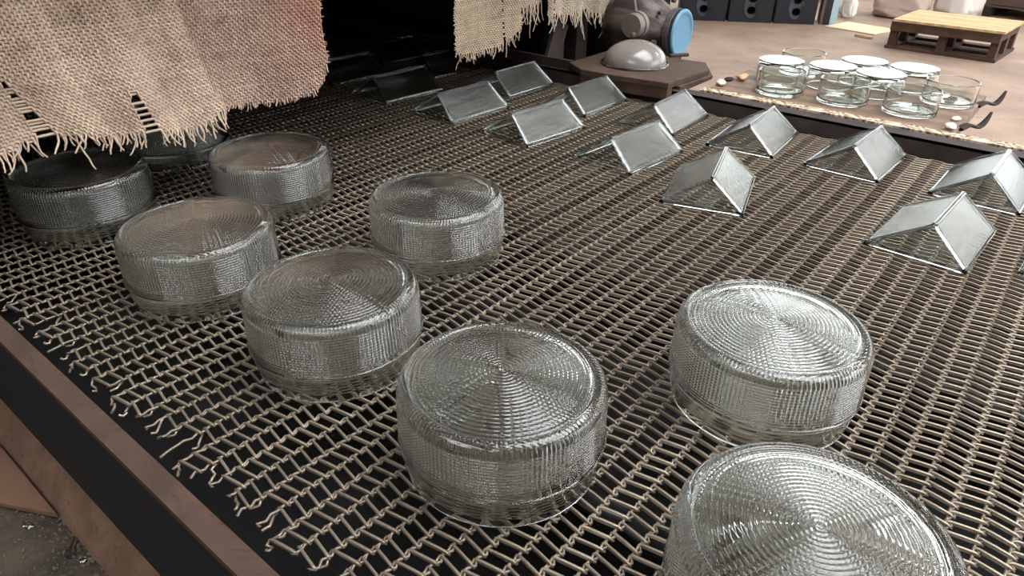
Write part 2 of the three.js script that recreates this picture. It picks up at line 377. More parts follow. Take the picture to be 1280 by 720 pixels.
{
  const parts = lensParts();
  // the fine ribs lie on the inner ceiling: uv of the disc spans the lens
  for (const [n, g] of parts) { const uv = g.attributes.uv, p = g.attributes.position; for (let i = 0; i < uv.count; i++) uv.setXY(i, p.getX(i) * 5, p.getZ(i) * 5); }
  const lens = thing('glass_lens', '', 'glass lens', [0, BY, 0], 0, 'round ribbed glass lenses on the conveyor belt');
  for (const [n, g] of parts) part(n, g, n === 'prism_disc' ? M.glassRib : M.glass, lens);
  const spots = [
    [0.3858, -0.3231, 0.3, 'large round ribbed glass lens at the bottom centre, uncropped and nearest the viewer'],
    [0.6314, -0.1642, 1.1, 'round ribbed glass lens at the right, just behind the one cropped by the bottom edge'],
    [0.3912, -0.5781, 2.0, 'round ribbed glass lens directly left of and behind the bottom centre lens'],
    [0.3753, -0.8399, 0.7, 'round ribbed glass lens directly in front of the dark lens under the curtain fringe'],
    [0.6510, -0.6689, 2.6, 'round ribbed glass lens standing farthest into the middle of the belt, upper picture centre'],
    [0.6088, -1.0188, 1.7, 'round ribbed glass lens just below the right end of the large left burlap curtain'],
    [0.3653, -1.1696, 0.2, 'dark round glass lens at the left edge with burlap fringe over its top'],
    [0.3899, -0.0396, 2.2, 'round ribbed glass lens cut off by the bottom edge of the picture'],
    [0.6120, -1.3600, 1.3, 'round glass lens mostly hidden in the dark behind the frayed burlap fringe'],
  ];
  spots.forEach(([x, z, a, label], i) => {
    const o = i ? lens.clone() : lens;
    if (i) { o.name = numbered('glass_lens'); o.userData = { ...lens.userData }; scene.add(o); }
    o.position.set(x, BY + 0.0006, z); o.rotation.y = a; o.userData.label = label;
  });
}

// ------------------------------------------------------------------ roof-shaped glass prisms
{
  const W = 0.1436, D = 0.1863, H = 0.056, IN = 0.0134, SX = 0.011;
  // local: u = x along the ridge (near end at -D/2), w = z along the belt
  const slab = (a, b, c, d, t) => {                              // a,b,c,d corners (counter-clockwise from outside), thickness t inward, slightly rounded edges by inset
    const n = new THREE.Vector3().crossVectors(b.clone().sub(a), c.clone().sub(a)).normalize();
    const q = [a, b, c, d].filter(Boolean), mid = q.reduce((s, v) => s.add(v), V(0, 0, 0)).multiplyScalar(1 / q.length), e = 0.0008;
    const lay = (off, ins) => q.map((v) => v.clone().addScaledVector(n, off).add(mid.clone().sub(v).normalize().multiplyScalar(ins)));
    const L = [lay(-t, e), lay(-t + e, 0), lay(-e, 0), lay(0, e)], pos = [], K = q.length;
    const tri = (x, y, z) => pos.push(x.x, x.y, x.z, y.x, y.y, y.z, z.x, z.y, z.z);
    for (let l = 0; l < 3; l++) for (let k = 0; k < K; k++) { const k2 = (k + 1) % K; tri(L[l][k], L[l][k2], L[l + 1][k2]); tri(L[l][k], L[l + 1][k2], L[l + 1][k]); }
    for (let k = 1; k < K - 1; k++) { tri(L[3][0], L[3][k], L[3][k + 1]); tri(L[0][0], L[0][k + 1], L[0][k]); }
    const g = new THREE.BufferGeometry(); g.setAttribute('position', new THREE.Float32BufferAttribute(pos, 3)); g.computeVertexNormals();
    const uv = new Float32Array(pos.length / 3 * 2), ax = b.clone().sub(a).normalize(), ay = new THREE.Vector3().crossVectors(n, ax);
    for (let i = 0; i < pos.length / 3; i++) { const p = V(pos[3 * i], pos[3 * i + 1], pos[3 * i + 2]); uv[2 * i] = p.dot(ax) * 10; uv[2 * i + 1] = p.dot(ay) * 10; }
    g.setAttribute('uv', new THREE.BufferAttribute(uv, 2));
    return g;
  };
  const bar = (p, q, ra, rb = ra, up = null) => { const mb = new MB(); const n = 7; mb.tube(Array.from({ length: n }, (_, i) => p.clone().lerp(q, i / (n - 1))), ra, rb, 8, up); return mb.build(); };
  const prism = thing('glass_prism', '', 'glass prism', [0, BY, 0], 0, 'roof-shaped hollow glass prisms on the conveyor belt');
  const f = 0.0065, b = 0.0034;                                    // flange height, flange width
  const e0 = -D / 2 + b, e1 = D / 2 - b, w0 = -W / 2 + b, w1 = W / 2 - b, r0 = -D / 2 + IN, r1 = D / 2 - IN;
  const A = V(e0, f, w1), B = V(e1, f, w1), C = V(r1, H, SX), Dd = V(r0, H, SX), E = V(e0, f, w0), F = V(e1, f, w0);
  // flange: a flat rectangular frame with rounded edges
  const sh = new THREE.Shape(); sh.moveTo(-D / 2, -W / 2); sh.lineTo(D / 2, -W / 2); sh.lineTo(D / 2, W / 2); sh.lineTo(-D / 2, W / 2); sh.closePath();
  const ho = new THREE.Path(); ho.moveTo(e0 + 0.004, w0 + 0.004); ho.lineTo(e0 + 0.004, w1 - 0.004); ho.lineTo(e1 - 0.004, w1 - 0.004); ho.lineTo(e1 - 0.004, w0 + 0.004); ho.closePath(); sh.holes.push(ho);
  const fl = new THREE.ExtrudeGeometry(sh, { depth: f - 0.0024, bevelEnabled: true, bevelSize: 0.0012, bevelThickness: 0.0012, bevelSegments: 2, bevelOffset: -0.0012 }).rotateX(Math.PI / 2).translate(0, f - 0.0012, 0);
  part('flange', fl, M.glass, prism);
  part('roof_panel', slab(A, B, C, Dd, 0.0045), M.glassPanel, prism);
  part('roof_panel', slab(F, E, Dd, C, 0.0045), M.glassPanel, prism);
  const ins = 0.008, dn = -0.006;
  part('end_panel', slab(V(e0 + ins * 0.4, f, w0 + ins), V(e0 + ins * 0.4, f, w1 - ins), V(r0 + ins * 0.4, H + dn, SX), null, 0.003), M.glass, prism);
  part('end_panel', slab(V(e1 - ins * 0.4, f, w1 - ins), V(e1 - ins * 0.4, f, w0 + ins), V(r1 - ins * 0.4, H + dn, SX), null, 0.003), M.glass, prism);
  for (const [p, q] of [[A, Dd], [E, Dd], [B, C], [F, C]]) part('gable_bead', bar(p.clone().lerp(q, 0.03), q.clone().lerp(p, 0.03), 0.0046, 0.0026), M.glass, prism);
  part('ridge_bead', bar(Dd.clone().add(V(-0.001, 0.0005, 0)), C.clone().add(V(0.001, 0.0005, 0)), 0.0042, 0.0028), M.glass, prism);
  const spots = [
    [1.1826, -0.1038, -3.4, 'large roof-shaped clear glass prism at the lower right, overlapping the one by the rail'],
    [1.4685, -0.0751, -1.8, 'roof-shaped clear glass prism against the right rail, partly hidden behind the large lower-right prism'],
    [1.4683, -0.3001, -2.3, 'roof-shaped clear glass prism by the right rail, below the right end of the dish bench'],
    [1.1384, -0.4614, 16.3, 'roof-shaped clear glass prism turned askew, both slopes visible, nearest the middle of the belt'],
    [1.4616, -0.5124, 4.3, 'roof-shaped clear glass prism by the rail, just behind and above the askew prism'],
    [1.2057, -0.6713, -4.9, 'roof-shaped glass prism with pale grey face, directly left of the askew prism'],
    [1.4622, -0.7304, 2.0, 'roof-shaped glass prism in front of the right half of the rusty block'],
    [1.2061, -0.9162, -6.8, 'grey roof-shaped glass prism with a bright far edge, diagonally below the short burlap curtains'],
    [1.4568, -0.9528, -1.4, 'grey roof-shaped glass prism touching the left end of the rusty block'],
    [1.2174, -1.1473, -5.2, 'dark roof-shaped glass prism just below the frayed tip of the short burlap curtain'],
    [1.4628, -1.1886, -1.0, 'dark roof-shaped glass prism beside the end of the dark upright guide plate'],
    [1.2263, -1.3841, -4.0, 'dark roof-shaped glass prism in the tunnel mouth, wholly visible between the burlap curtains'],
    [1.4770, -1.4700, -2.0, 'dark glass prism inside the tunnel, its right end covered by the short burlap curtain'],
    [1.2400, -1.6200, -3.0, 'dark glass prism inside the tunnel, its left end covered by the large burlap curtain'],
    [1.4900, -1.7000, -2.0, 'faintest and farthest glass prism in the dark of the tunnel'],
    [1.2250, 0.0950, -3.0, 'roof-shaped clear glass prism cut off by the right edge of the picture'],
  ];
  spots.forEach(([x, z, a, label], i) => {
    const o = i ? prism.clone() : prism;
    if (i) { o.name = numbered('glass_prism'); o.userData = { ...prism.userData }; scene.add(o); }
    o.position.set(x, BY + 0.0004, z); o.rotation.y = a * Math.PI / 180; o.userData.label = label;
  });
}

// ------------------------------------------------------------------ the tunnel oven and its burlap curtains
{
  const t = thing('tunnel_oven', 'dark sooty tunnel oven over the far end of the conveyor belt, mouth hung with burlap', 'oven', [0, 0, 0]);
  part('side_wall', box(-0.35, 0.02, 0, 2.3, -5.2, -1.2), M.sooty, t);
  part('side_wall', merge([box(1.98, 2.06, 0, 2.3, -5.2, -1.2)]), M.sooty, t);
  part('lintel', rbox(-0.35, 2.06, BY + 0.44, 2.3, -1.26, -1.19, 0.006), M.darkBrown, t);
  part('added_shade_sheet', merge([box(-0.35, 2.06, BY + 0.56, BY + 0.585, -1.19, -0.94), box(-0.35, 2.06, BY + 0.52, BY + 0.585, -0.955, -0.94)]), M.darkBrown, t, 'unseen shallow sheet added to shade the mouth');  // out-of-view sheet added to keep overhead light off the tunnel mouth
  part('tunnel_roof', box(0.02, 1.98, BY + 0.44, 2.3, -5.2, -1.26), M.sooty, t);
  part('tunnel_floor', box(0.02, 1.98, 0, BY - 0.30, -5.2, -1.2), M.sooty, t);
  part('end_wall', box(0.02, 1.98, BY - 0.16, BY + 0.44, -5.2, -5.1), M.sooty, t);
  part('inner_guide', ubox(1.609, 1.622, BY - 0.02, BY + 0.058, -3.2, -1.10), M.rail, t, 'dark upright guide plate beside the belt');
  const pole = new THREE.CylinderGeometry(0.012, 0.012, 1.9, 16).rotateZ(Math.PI / 2).translate(1.02, BY + 0.432, -1.155);
  part('curtain_rod', pole, M.grime, t);
  for (const x of [0.1, 1.95]) part('rod_bracket', rbox(x - 0.012, x + 0.012, BY + 0.415, BY + 0.46, -1.2, -1.14, 0.003), M.grime, t);
  // uprights and the slanting stay seen under the short curtain
  part('upright', rbox(1.690, 1.738, BY - 0.4, BY + 0.40, -1.26, -1.215, 0.003), M.darkBrown, t);
  part('upright', rbox(1.800, 1.858, BY - 0.4, BY + 0.40, -1.26, -1.215, 0.003), M.darkBrown, t);
  const st = rbox(-0.03, 0.03, -0.05, 0.075, -0.006, 0.006, 0.002).rotateZ(-0.45).translate(1.655, BY + 0.072, -1.192);
  part('slanted_stay', st, M.darkBrown, t);
}
// real woven yarn: warp and weft threads as tubes
function curtain(name, label, o) {
  const { n, m, pitch, pw, pos, bottom, color, tears = [], fringe = [0.012, 0.03], up, stray = 0.02, sel = 0.35 } = o;
  const t = thing(name, label, 'curtain', [0, BY, 0], 0);
  const cloth = new MB(true), fr = new MB(true);
  const inTear = (i, tt) => tears.some((q) => i >= q.i0 && i < q.i1 && tt > q.t0);
  const off = (i, tt) => { let x = 0; for (const q of tears) if (tt > q.t0) { const g = q.open * (tt - q.t0); x += (i >= q.i1 ? g : i < q.i0 ? g * (q.left ?? -0.35) : 0) * Math.max(0, 1 - Math.abs(i - (q.i0 + q.i1) / 2) / (n * 0.5)); } return x; };
  const P3 = (i, tt, d) => { const p = pos(i * pitch, tt); p.x += off(i, tt); return p.addScaledVector(up, d); };
  const ra = pitch * 0.50, rb = 0.0014;
  for (let i = 0; i < n; i++) {
    const L = bottom(i * pitch), steps = Math.floor(L / pw), pts = [], cut = tears.find((q) => i >= q.i0 && i < q.i1);
    let last = steps; if (cut) last = Math.min(steps, Math.floor(cut.t0 / pw));
    const th = rr(0.85, 1.12);
    for (let k = 0; k <= last * 2; k++) { const tt = k * pw / 2; pts.push(P3(i, tt, (k % 2 ? 0 : ((k / 2 + i) % 2 ? 1 : -1)) * 0.0017)); }
    const cs = rr(-0.08, 0.08);
    cloth.tube(pts, ra * th, rb, 4, up, (k) => color(i * pitch, k * pw / 2, cs));
    // the yarn's free end below the last weft
    if (!cut || rnd() < 0.5) {
      const f = rr(...fringe) * (rnd() < 0.12 ? 1.9 : 1), q = [], st = pts.at(-1), segs = 6; let dx = rr(-1, 1) * 0.25 + (o.lean || 0), dz = rr(0, 0.25), p = st.clone();
      for (let k = 0; k <= segs; k++) { q.push(p.clone()); p.add(V(dx, -1, dz).normalize().multiplyScalar(f / segs)); dx += rr(-0.45, 0.45); dz += rr(-0.2, 0.2) - dz * 0.2; }
      fr.tube(q, ra * 0.85 * th, rb * 1.3, 4, up, () => color(i * pitch, L, cs + 0.06), (f2) => 1 - f2 * 0.35);
    }
  }
  const rows = Math.floor(m / pw);
  for (let k = 0; k <= rows; k++) {
    const tt = (k + 0.5) * pw; let run = [], ids = [];
    const flush = () => { if (run.length > 2) { const cs = rr(-0.08, 0.08), ii = ids; cloth.tube(run, pw * 0.46, rb * 0.8, 4, up, (q) => color(ii[Math.min(q, ii.length - 1)] * pitch, tt, cs - 0.03)); } run = []; ids = []; };
    const drop = tears.filter(() => rnd() < 0.4);
    for (let i = 0; i < n * 2 - 1; i++) {
      const q = i / 2, L = bottom(q * pitch);
      const te = tears.find((w) => q >= w.i0 && q < w.i1 && tt > w.t0);
      if (tt > L || (te && drop.includes(te))) { flush(); continue; }
      if (te) continue;
      run.push(P3(q, tt, (i % 2 ? 0 : ((k + i / 2) % 2 ? -1 : 1)) * 0.0009)); ids.push(q);
    }
    flush();
    // frayed weft ends at the free sides
    for (const [side, i] of [[-1, 0], [1, n - 1]]) if (rnd() < sel && tt < bottom(i * pitch)) {
      const q = [], f = rr(0.003, 0.008); let p = P3(i, tt, 0); for (let z = 0; z < 4; z++) { q.push(p.clone()); p = p.clone().add(V(side * f / 3, rr(-0.5, 0.2) * f / 3, rr(-0.2, 0.4) * f / 3)); }
      fr.tube(q, pw * 0.3, rb, 4, up, () => color(i * pitch, tt, 0), (f2) => 1 - 0.4 * f2);
    }
  }
  part('cloth', cloth.build(), M.burlap, t, null, 'stuff');
  part('fringe', fr.build(), M.burlap, t, 'frayed hanging yarn ends', 'stuff');
  return t;
}
{
  const lin = (pts) => (x) => { for (let i = 1; i < pts.length; i++) if (x <= pts[i][0]) { const [a, b] = [pts[i - 1], pts[i]]; return a[1] + (b[1] - a[1]) * (x - a[0]) / (b[0] - a[0]); } return pts.at(-1)[1]; };
  const TOP = 0.418;
  const tone = (base, dark, scorch) => (x, t, d) => {
    const q = fbm(x * 9 + base.ox, t * 9, 1) + 0.5, w = fbm(x * 34 + base.ox, t * 34, 4), s = scorch ? scorch(x, t) + fbm(x * 14, t * 14, 8) * 0.5 : 0;
    let c = mixc(base.a, base.b, q + w * 0.5); c = mixc(c, dark, w * 1.3 - 0.12 + 0.1); c = mixc(c, [0.46, 0.235, 0.175], s);
    return c.map((v) => Math.max(0.02, 1.0 * v * (1 + d * 1.6)));
  };
  // large curtain, left piece
  const b1 = lin([[0, 0.155], [0.265, 0.150], [0.288, 0.158], [0.302, 0.158], [0.34, 0.153], [0.376, 0.142], [0.411, 0.14], [0.447, 0.136], [0.49, 0.126], [0.536, 0.118], [0.578, 0.126], [0.61, 0.145]]);
  curtain('burlap_curtain', 'large pale burlap curtain with two ladder tears and frayed bottom, upper left', {
    n: 114, pitch: 0.0042, pw: 0.0047, m: 0.33, up: V(0, 0, 1),
    pos: (s, t) => V(0.112 + s + 0.02 * sstep(0, 0.3, t) * (s / 0.46), TOP - t, -1.135 + 0.010 * Math.sin(s * 22 + t * 5) + 0.004 * Math.sin(s * 61) + 0.02 * t),
    bottom: (s) => TOP - b1(0.112 + s * 1.04) + 0.0025 * Math.sin(s * 300), fringe: [0.012, 0.032],
    tears: [{ i0: 44, i1: 45, t0: 0.176, open: 0.46, left: 0.5 }, { i0: 76, i1: 79, t0: 0.212, open: 0.11 }],
    color: tone({ a: [0.46, 0.345, 0.275], b: [0.84, 0.70, 0.57], ox: 0.3 }, [0.26, 0.165, 0.135], (x, t) => 0.35 * sstep(0.16, 0.02, t) - 0.22 - 0.1 * x),
  });
  // large curtain, right piece turned out of the opening
  const ca = Math.cos(0.349), sa = Math.sin(0.349);
  const b2 = lin([[0, 0.148], [0.06, 0.140], [0.145, 0.138], [0.2, 0.140], [0.232, 0.150], [0.25, 0.165], [0.27, 0.21]]);
  curtain('burlap_curtain', 'reddish scorched burlap piece hanging behind the torn one, with a straight right edge', {
    n: 64, pitch: 0.0042, pw: 0.0046, m: 0.30, up: V(-sa, 0, ca),
    pos: (s, t) => { const q = 0.006 * Math.sin(s * 30 + 1) + 0.006 * Math.sin(t * 16); const u = s + 0.004 * Math.sin(t * 30); return V(0.535 + u * ca - sa * q, TOP - t, -1.163 + u * sa + ca * q + 0.012 * t); },
    bottom: (s) => TOP - b2(s) + 0.002 * Math.sin(s * 260), fringe: [0.003, 0.008], sel: 0.8,
    color: tone({ a: [0.42, 0.30, 0.25], b: [0.74, 0.58, 0.49], ox: 4.3 }, [0.24, 0.15, 0.135], (x, t) => 0.75 * sstep(0.10, 0.27, x) * sstep(0.31, 0.14, t) - 0.02),
  });
  // short curtain pieces
  const b3 = lin([[1.2, 0.13], [1.226, 0.124], [1.26, 0.120], [1.30, 0.118], [1.366, 0.124], [1.42, 0.142], [1.46, 0.158]]);
  curtain('burlap_curtain', 'tan burlap strip with slanting frayed lower edge, middle of the tunnel mouth', {
    n: 59, pitch: 0.0042, pw: 0.0050, m: 0.31, up: V(0, 0, 1),
    pos: (s, t) => V(1.197 + s + 0.03 * t * (1 - s * 3), TOP - t, -1.148 + 0.006 * Math.sin(s * 26 + t * 9) + 0.004 * Math.sin(t * 21)),
    bottom: (s) => TOP - b3(1.207 + s) - 0.006, fringe: [0.010, 0.022], lean: 0.05, sel: 0.7,
    tears: [{ i0: 42, i1: 43, t0: 0.18, open: 0.02 }],
    color: tone({ a: [0.52, 0.415, 0.31], b: [0.76, 0.645, 0.50], ox: 7.7 }, [0.30, 0.21, 0.16], null),
  });
  curtain('burlap_curtain', 'narrow shaded burlap strip with long loose yarns, tucked behind the tan strip', {
    n: 24, pitch: 0.0045, pw: 0.0050, m: 0.26, up: V(0, 0, 1),
    pos: (s, t) => V(1.452 + s, TOP - t, -1.166 + 0.006 * Math.sin(s * 55)),
    bottom: (s) => TOP - 0.205 - 0.004 * Math.sin(s * 190), fringe: [0.030, 0.055],
    color: tone({ a: [0.50, 0.41, 0.34], b: [0.72, 0.62, 0.52], ox: 9.7 }, [0.28, 0.2, 0.16], null),
  });
  const b5 = lin([[1.55, 0.172], [1.60, 0.176], [1.66, 0.168], [1.75, 0.165], [1.84, 0.150], [1.93, 0.112]]);
  curtain('burlap_curtain', 'pleated cream burlap strip with long uneven fringe, beside the glass dome', {
    n: 86, pitch: 0.0044, pw: 0.0046, m: 0.30, up: V(0, 0, 1),
    pos: (s, t) => V(1.556 + s + 0.008 * Math.sin(s * 60 + 2) * t * 3, TOP - t, -1.15 + 0.011 * Math.sin(s * 58) + 0.004 * Math.sin(s * 130 + 1)),
    bottom: (s) => TOP - b5(1.556 + s) + 0.006 * Math.sin(s * 90), fringe: [0.010, 0.042],
    tears: [{ i0: 5, i1: 7, t0: 0.15, open: 0.03 }],
    color: tone({ a: [0.62, 0.525, 0.43], b: [0.84, 0.75, 0.63], ox: 12.7 }, [0.40, 0.3, 0.25], (x, t) => 0.5 * sstep(0.33, 0.38, x) - 0.15),
  });
}

// ------------------------------------------------------------------ machine at the right of the tunnel mouth
{
  const sh = (pts, y0, y1, bev = 0.002) => { const s = new THREE.Shape(pts.map(([x, z]) => new THREE.Vector2(x, -z))); return new THREE.ExtrudeGeometry(s, { depth: y1 - y0 - 2 * bev, bevelEnabled: true, bevelSize: bev, bevelThickness: bev, bevelSegments: 2, bevelOffset: -bev }).rotateX(-Math.PI / 2).translate(0, y0 + bev, 0); };
  const t = thing('rusty_block', 'flat rust-brown metal block with cut corners lying on the rail under the glass dome', 'metal block', [0, BY, 0]);
  part('lower_slab', planeUV(sh([[1.60, -1.06], [1.605, -0.95], [1.62, -0.775], [1.78, -0.762], [1.856, -0.81], [1.84, -0.93], [1.82, -1.1]], 0.0335, 0.042)), M.rust, t);
  part('upper_slab', planeUV(sh([[1.553, -1.03], [1.557, -0.94], [1.575, -0.785], [1.773, -0.77], [1.844, -0.815], [1.829, -0.93], [1.80, -1.1], [1.60, -1.1]], 0.042, 0.057)), M.rust, t);
  part('front_lip', planeUV(sh([[1.556, -1.03], [1.562, -0.94], [1.578, -0.788], [1.5965, -0.784], [1.5965, -1.04]], 0.014, 0.043)), M.rust, t);
  const d = thing('glass_dome', 'dusty grey glass dome lying face down on the rust-brown block', 'glass dome', [1.70, BY + 0.057, -0.955]);
  const out = [], inn = [];
  for (let i = 0; i <= 24; i++) { const a = i / 24 * Math.PI / 2; out.push([0.084 * Math.cos(a), 0.006 + 0.056 * Math.sin(a)]); }
  for (let i = 24; i >= 0; i--) { const a = i / 24 * Math.PI / 2; inn.push([0.080 * Math.cos(a), 0.004 + 0.053 * Math.sin(a)]); }
  part('bowl', merge([revolve([out], 72), revolve([inn], 72)]), M.glassDull, d);
  part('flange', revolve([[[0.080, 0], [0.0885, 0], ...arc(0.0885, 0.003, 0.003, -90, 90, 6), [0.084, 0.006]], [[0.080, 0.004], [0.080, 0]]], 72), M.glass, d);

  const g = thing('drive_gearbox', 'grimy cast gearbox with a blue round end cover, standing beside the tunnel mouth', 'gearbox', [1.928, BY + 0.106, -0.942]);
  const cyl = (r0, r1, l, x, y, z, axis = 'z', seg = 40) => { const c = new THREE.CylinderGeometry(r0, r1, l, seg); if (axis === 'z') c.rotateX(Math.PI / 2); if (axis === 'x') c.rotateZ(Math.PI / 2); return c.translate(x, y, z); };
  part('end_cover', revolve([[[0, -0.012], [0.058, -0.012], ...arc(0.062, -0.008, 0.004, -90, 0, 4)].map(([r, y]) => [r, y]), arc(0.060, 0.002, 0.006, 0, 90, 5), [[0.060, 0.008], [0.0525, 0.008], [0.051, 0.005], [0, 0.0045]]], 64).rotateX(Math.PI / 2), M.blue, g, 'blue round end cover with a raised lip');
  part('flange_ring', cyl(0.0665, 0.0665, 0.014, 0, 0, -0.018), M.grime, g);
  const bod = []; for (let i = 0; i <= 20; i++) { const f = i / 20; bod.push([0.05 + 0.048 * Math.sin(Math.min(1, f * 1.5) * Math.PI / 2) - 0.02 * sstep(0.75, 1, f), -f * 0.19]); }
  part('housing', revolve([[...bod].reverse().concat([[0.0, 0.0]])], 56).rotateX(Math.PI / 2).translate(-0.008, 0.006, -0.024), M.grime, g, 'rounded grimy cast housing');
  const cap = part('shaft_cap', merge([cyl(0.036, 0.036, 0.016, -0.108, 0.028, -0.085, 'x'), cyl(0.031, 0.034, 0.03, -0.124, 0.028, -0.085, 'x')]), M.grey, g, 'round grey shaft cap on the side');
  part('grease_nipple', new THREE.SphereGeometry(0.009, 16, 12).translate(-0.135, 0.006, -0.075), M.grey, cap);
  for (let k = 0; k < 6; k++) { const a = k / 6 * Math.PI * 2 + 0.3; part('bolt', cyl(0.006, 0.006, 0.012, Math.cos(a) * 0.080, Math.sin(a) * 0.080 + 0.004, -0.042, 'z', 6), M.grime, g); }
  part('conduit', new THREE.TubeGeometry(new THREE.CatmullRomCurve3([V(-0.11, 0.06, -0.09), V(-0.115, 0.11, -0.1), V(-0.10, 0.19, -0.11), V(-0.09, 0.3, -0.12)]), 20, 0.005, 8), M.grey, g);
  part('mounting_foot', rbox(-0.07, 0.07, -0.14, -0.075, -0.19, -0.02, 0.004), M.grime, g);
  part('pedestal', merge([rbox(-0.085, 0.12, -1.108, -0.135, -0.20, -0.05, 0.004), rbox(-0.10, 0.13, -0.146, -0.136, -0.22, 0.06, 0.003)]), M.darkBrown, g);
  part('lever', rbox(-0.052, 0.01, -0.057, -0.048, 0.03, 0.045, 0.003).rotateY(-0.55), M.darkBrown, g, 'short dark lever below the blue cover');
}

// ------------------------------------------------------------------ bench with glass dishes
{
  const t = thing('work_bench', 'low brown wooden bench board with broken whitish edge, carrying the clear glass dishes', 'bench', [0, BY, 0]);
  const w = ubox(1.672, 2.085, 0.006, 0.03, -0.735, -0.172); { const uv = w.attributes.uv; for (let i = 0; i < uv.count; i++) uv.setXY(i, uv.getY(i) * 1.7, uv.getX(i) * 2.2); }
  part('board', w, M.tableWood, t);
  // broken, whitish edge strip: an irregular extruded outline
  const s = new THREE.Shape(), up = [], lo = [];
  for (let z = -0.74; z <= 1.0; z += 0.006) { up.push([z, 1.690 + fbm(z * 30, 1, 1) * 0.012 + fbm(z * 110, 2, 2) * 0.008]); lo.push([z, 1.660 + fbm(z * 60, 5, 1) * 0.004]); }
  up.concat(lo.reverse()).forEach(([z, x], i) => (i ? s.lineTo(x, -z) : s.moveTo(x, -z)));
  const e = new THREE.ExtrudeGeometry(s, { depth: 0.02, bevelEnabled: false }).rotateX(-Math.PI / 2).translate(0, 0.0125, 0);
  part('broken_edge', planeUV(e), std({ color: 0xe8ddd0, roughness: 0.9, map: tex(256, 256, (u, v) => mixc([0.42, 0.35, 0.30], [0.98, 0.93, 0.86], 0.55 + tfbm(u, v, 24, 4, 3) * 2.2), true, [6, 6]) }), t, 'chipped whitish edge along the rail');
  for (const [x, z] of [[1.73, -0.68], [2.04, -0.68], [1.73, -0.23], [2.04, -0.23], [1.68, 0.8]]) part('leg', rbox(x - 0.025, x + 0.025, -BY, 0.008, z - 0.025, z + 0.025), M.darkBrown, t);
  // curled iron brackets on the end of the bench
  for (const [x, z, k] of [[2.03, -0.175, 0], [1.80, -0.172, 1]]) {
    const c = new THREE.CatmullRomCurve3([V(x - 0.05, 0.026, z), V(x - 0.02, 0.03, z + 0.012), V(x + 0.0, 0.024, z + 0.028), V(x + 0.028, 0.032, z + 0.036), V(x + 0.05, 0.048, z + 0.040)]);
    const mb = new MB(); mb.tube(c.getPoints(16), 0.011, 0.004, 8, V(0, 1, 0), null, (f) => 1 - 0.75 * f * f);
    part('iron_hook', mb.build(), M.iron, t, 'curled dark iron hook at the bench end');
  }
}
{
  const wall = 0.0048, build = (r, h) => {
    const prof = [[0, 0], [r * 0.93, 0], ...arc(r * 0.95, r * 0.05, r * 0.05, -90, 0, 4), [r * 1.0, h * 0.5], ...arc(r * 1.0 - wall / 2, h - 0.001, wall / 2, 0, 180, 6)];
    const inn = [[r - wall, h - 0.001], [r - wall, h * 0.4], [r - wall - 0.001, 0.012], [r * 0.9, 0.007], [0, 0.0065]];
    return { body: revolve([prof.slice(2), inn], 64), base: revolve([prof.slice(0, 3)], 64) };
  };
  const g = build(0.0575, 0.052);
  const proto = thing('glass_dish', '', 'glass dish', [0, 0, 0], 0, 'clear glass dishes on the bench');
  part('bowl', g.body, M.glass, proto); part('base', g.base, M.glass, proto);
  const rows = [
    [1.797, -0.286, 0, 'open clear glass dish nearest the front right corner of the bench'],
    [1.941, -0.234, 0, 'open clear glass dish at the right end of the bench beside the iron hook'],
    [1.788, -0.432, 0, 'open clear glass dish in the middle of the bench front row'],
    [1.772, -0.578, 0, 'open clear glass dish at the left end of the bench front row'],
    [1.908, -0.386, 1, 'upturned glass dish with the brightest white disc, centre of the bench'],
    [1.915, -0.503, 1, 'upturned glass dish with white disc, left of the brightest one'],
    [1.887, -0.626, 1, 'upturned glass dish with white disc at the far left of the bench'],
    [2.026, -0.457, 1, 'upturned glass dish in the back row, between two white discs'],
    [2.026, -0.337, 1, 'upturned glass dish in the back row at the right, faintly bluish disc'],
    [2.022, -0.613, 0, 'open clear glass dish in the back row at the left'],
  ];
  rows.forEach(([x, z, flip, label], i) => {
    const o = i ? proto.clone() : proto;
    if (i) { o.name = numbered('glass_dish'); o.userData = { ...proto.userData }; scene.add(o); }
    o.position.set(x, BY + 0.0308 + (flip ? 0.0538 : 0), z); o.rotation.set(flip ? Math.PI : 0, i * 0.7, 0); o.userData.label = label;
  });
  const chip = (name, label, cat, x, z, s, mat, y = 0.03) => { const c = new THREE.IcosahedronGeometry(s, 1), p = c.attributes.position; for (let i = 0; i < p.count; i++) { const q = 1 + 0.5 * noise.noise(p.getX(i) * 90 + x * 50, p.getY(i) * 90, p.getZ(i) * 90); p.setXYZ(i, p.getX(i) * q * 1.6, p.getY(i) * q * 0.55, p.getZ(i) * q); } c.computeVertexNormals(); c.computeBoundingBox(); return solo(name, c, mat, label, cat, [x, BY + y - c.boundingBox.min.y, z], x * 31); };
  chip('glass_shard', 'white glass shard beside the rusty block on the bench end', 'shard', 1.745, -0.722, 0.012, M.brokenEdge);
  chip('wood_chip', 'pale wood chip at the left end of the bench', 'wood chip', 1.83, -0.70, 0.014, M.cardLight);
  chip('wood_chip', 'small dark chip behind the pale one at the left end of the bench', 'wood chip', 1.80, -0.725, 0.009, M.iron);
  chip('glass_shard', 'white glass lump at the front right bench corner below the iron hook', 'shard', 1.715, -0.185, 0.011, M.brokenEdge, 0.0325);
  chip('glass_shard', 'smaller white glass lump at the right bench end between the hooks', 'shard', 1.80, -0.19, 0.008, M.brokenEdge);
}

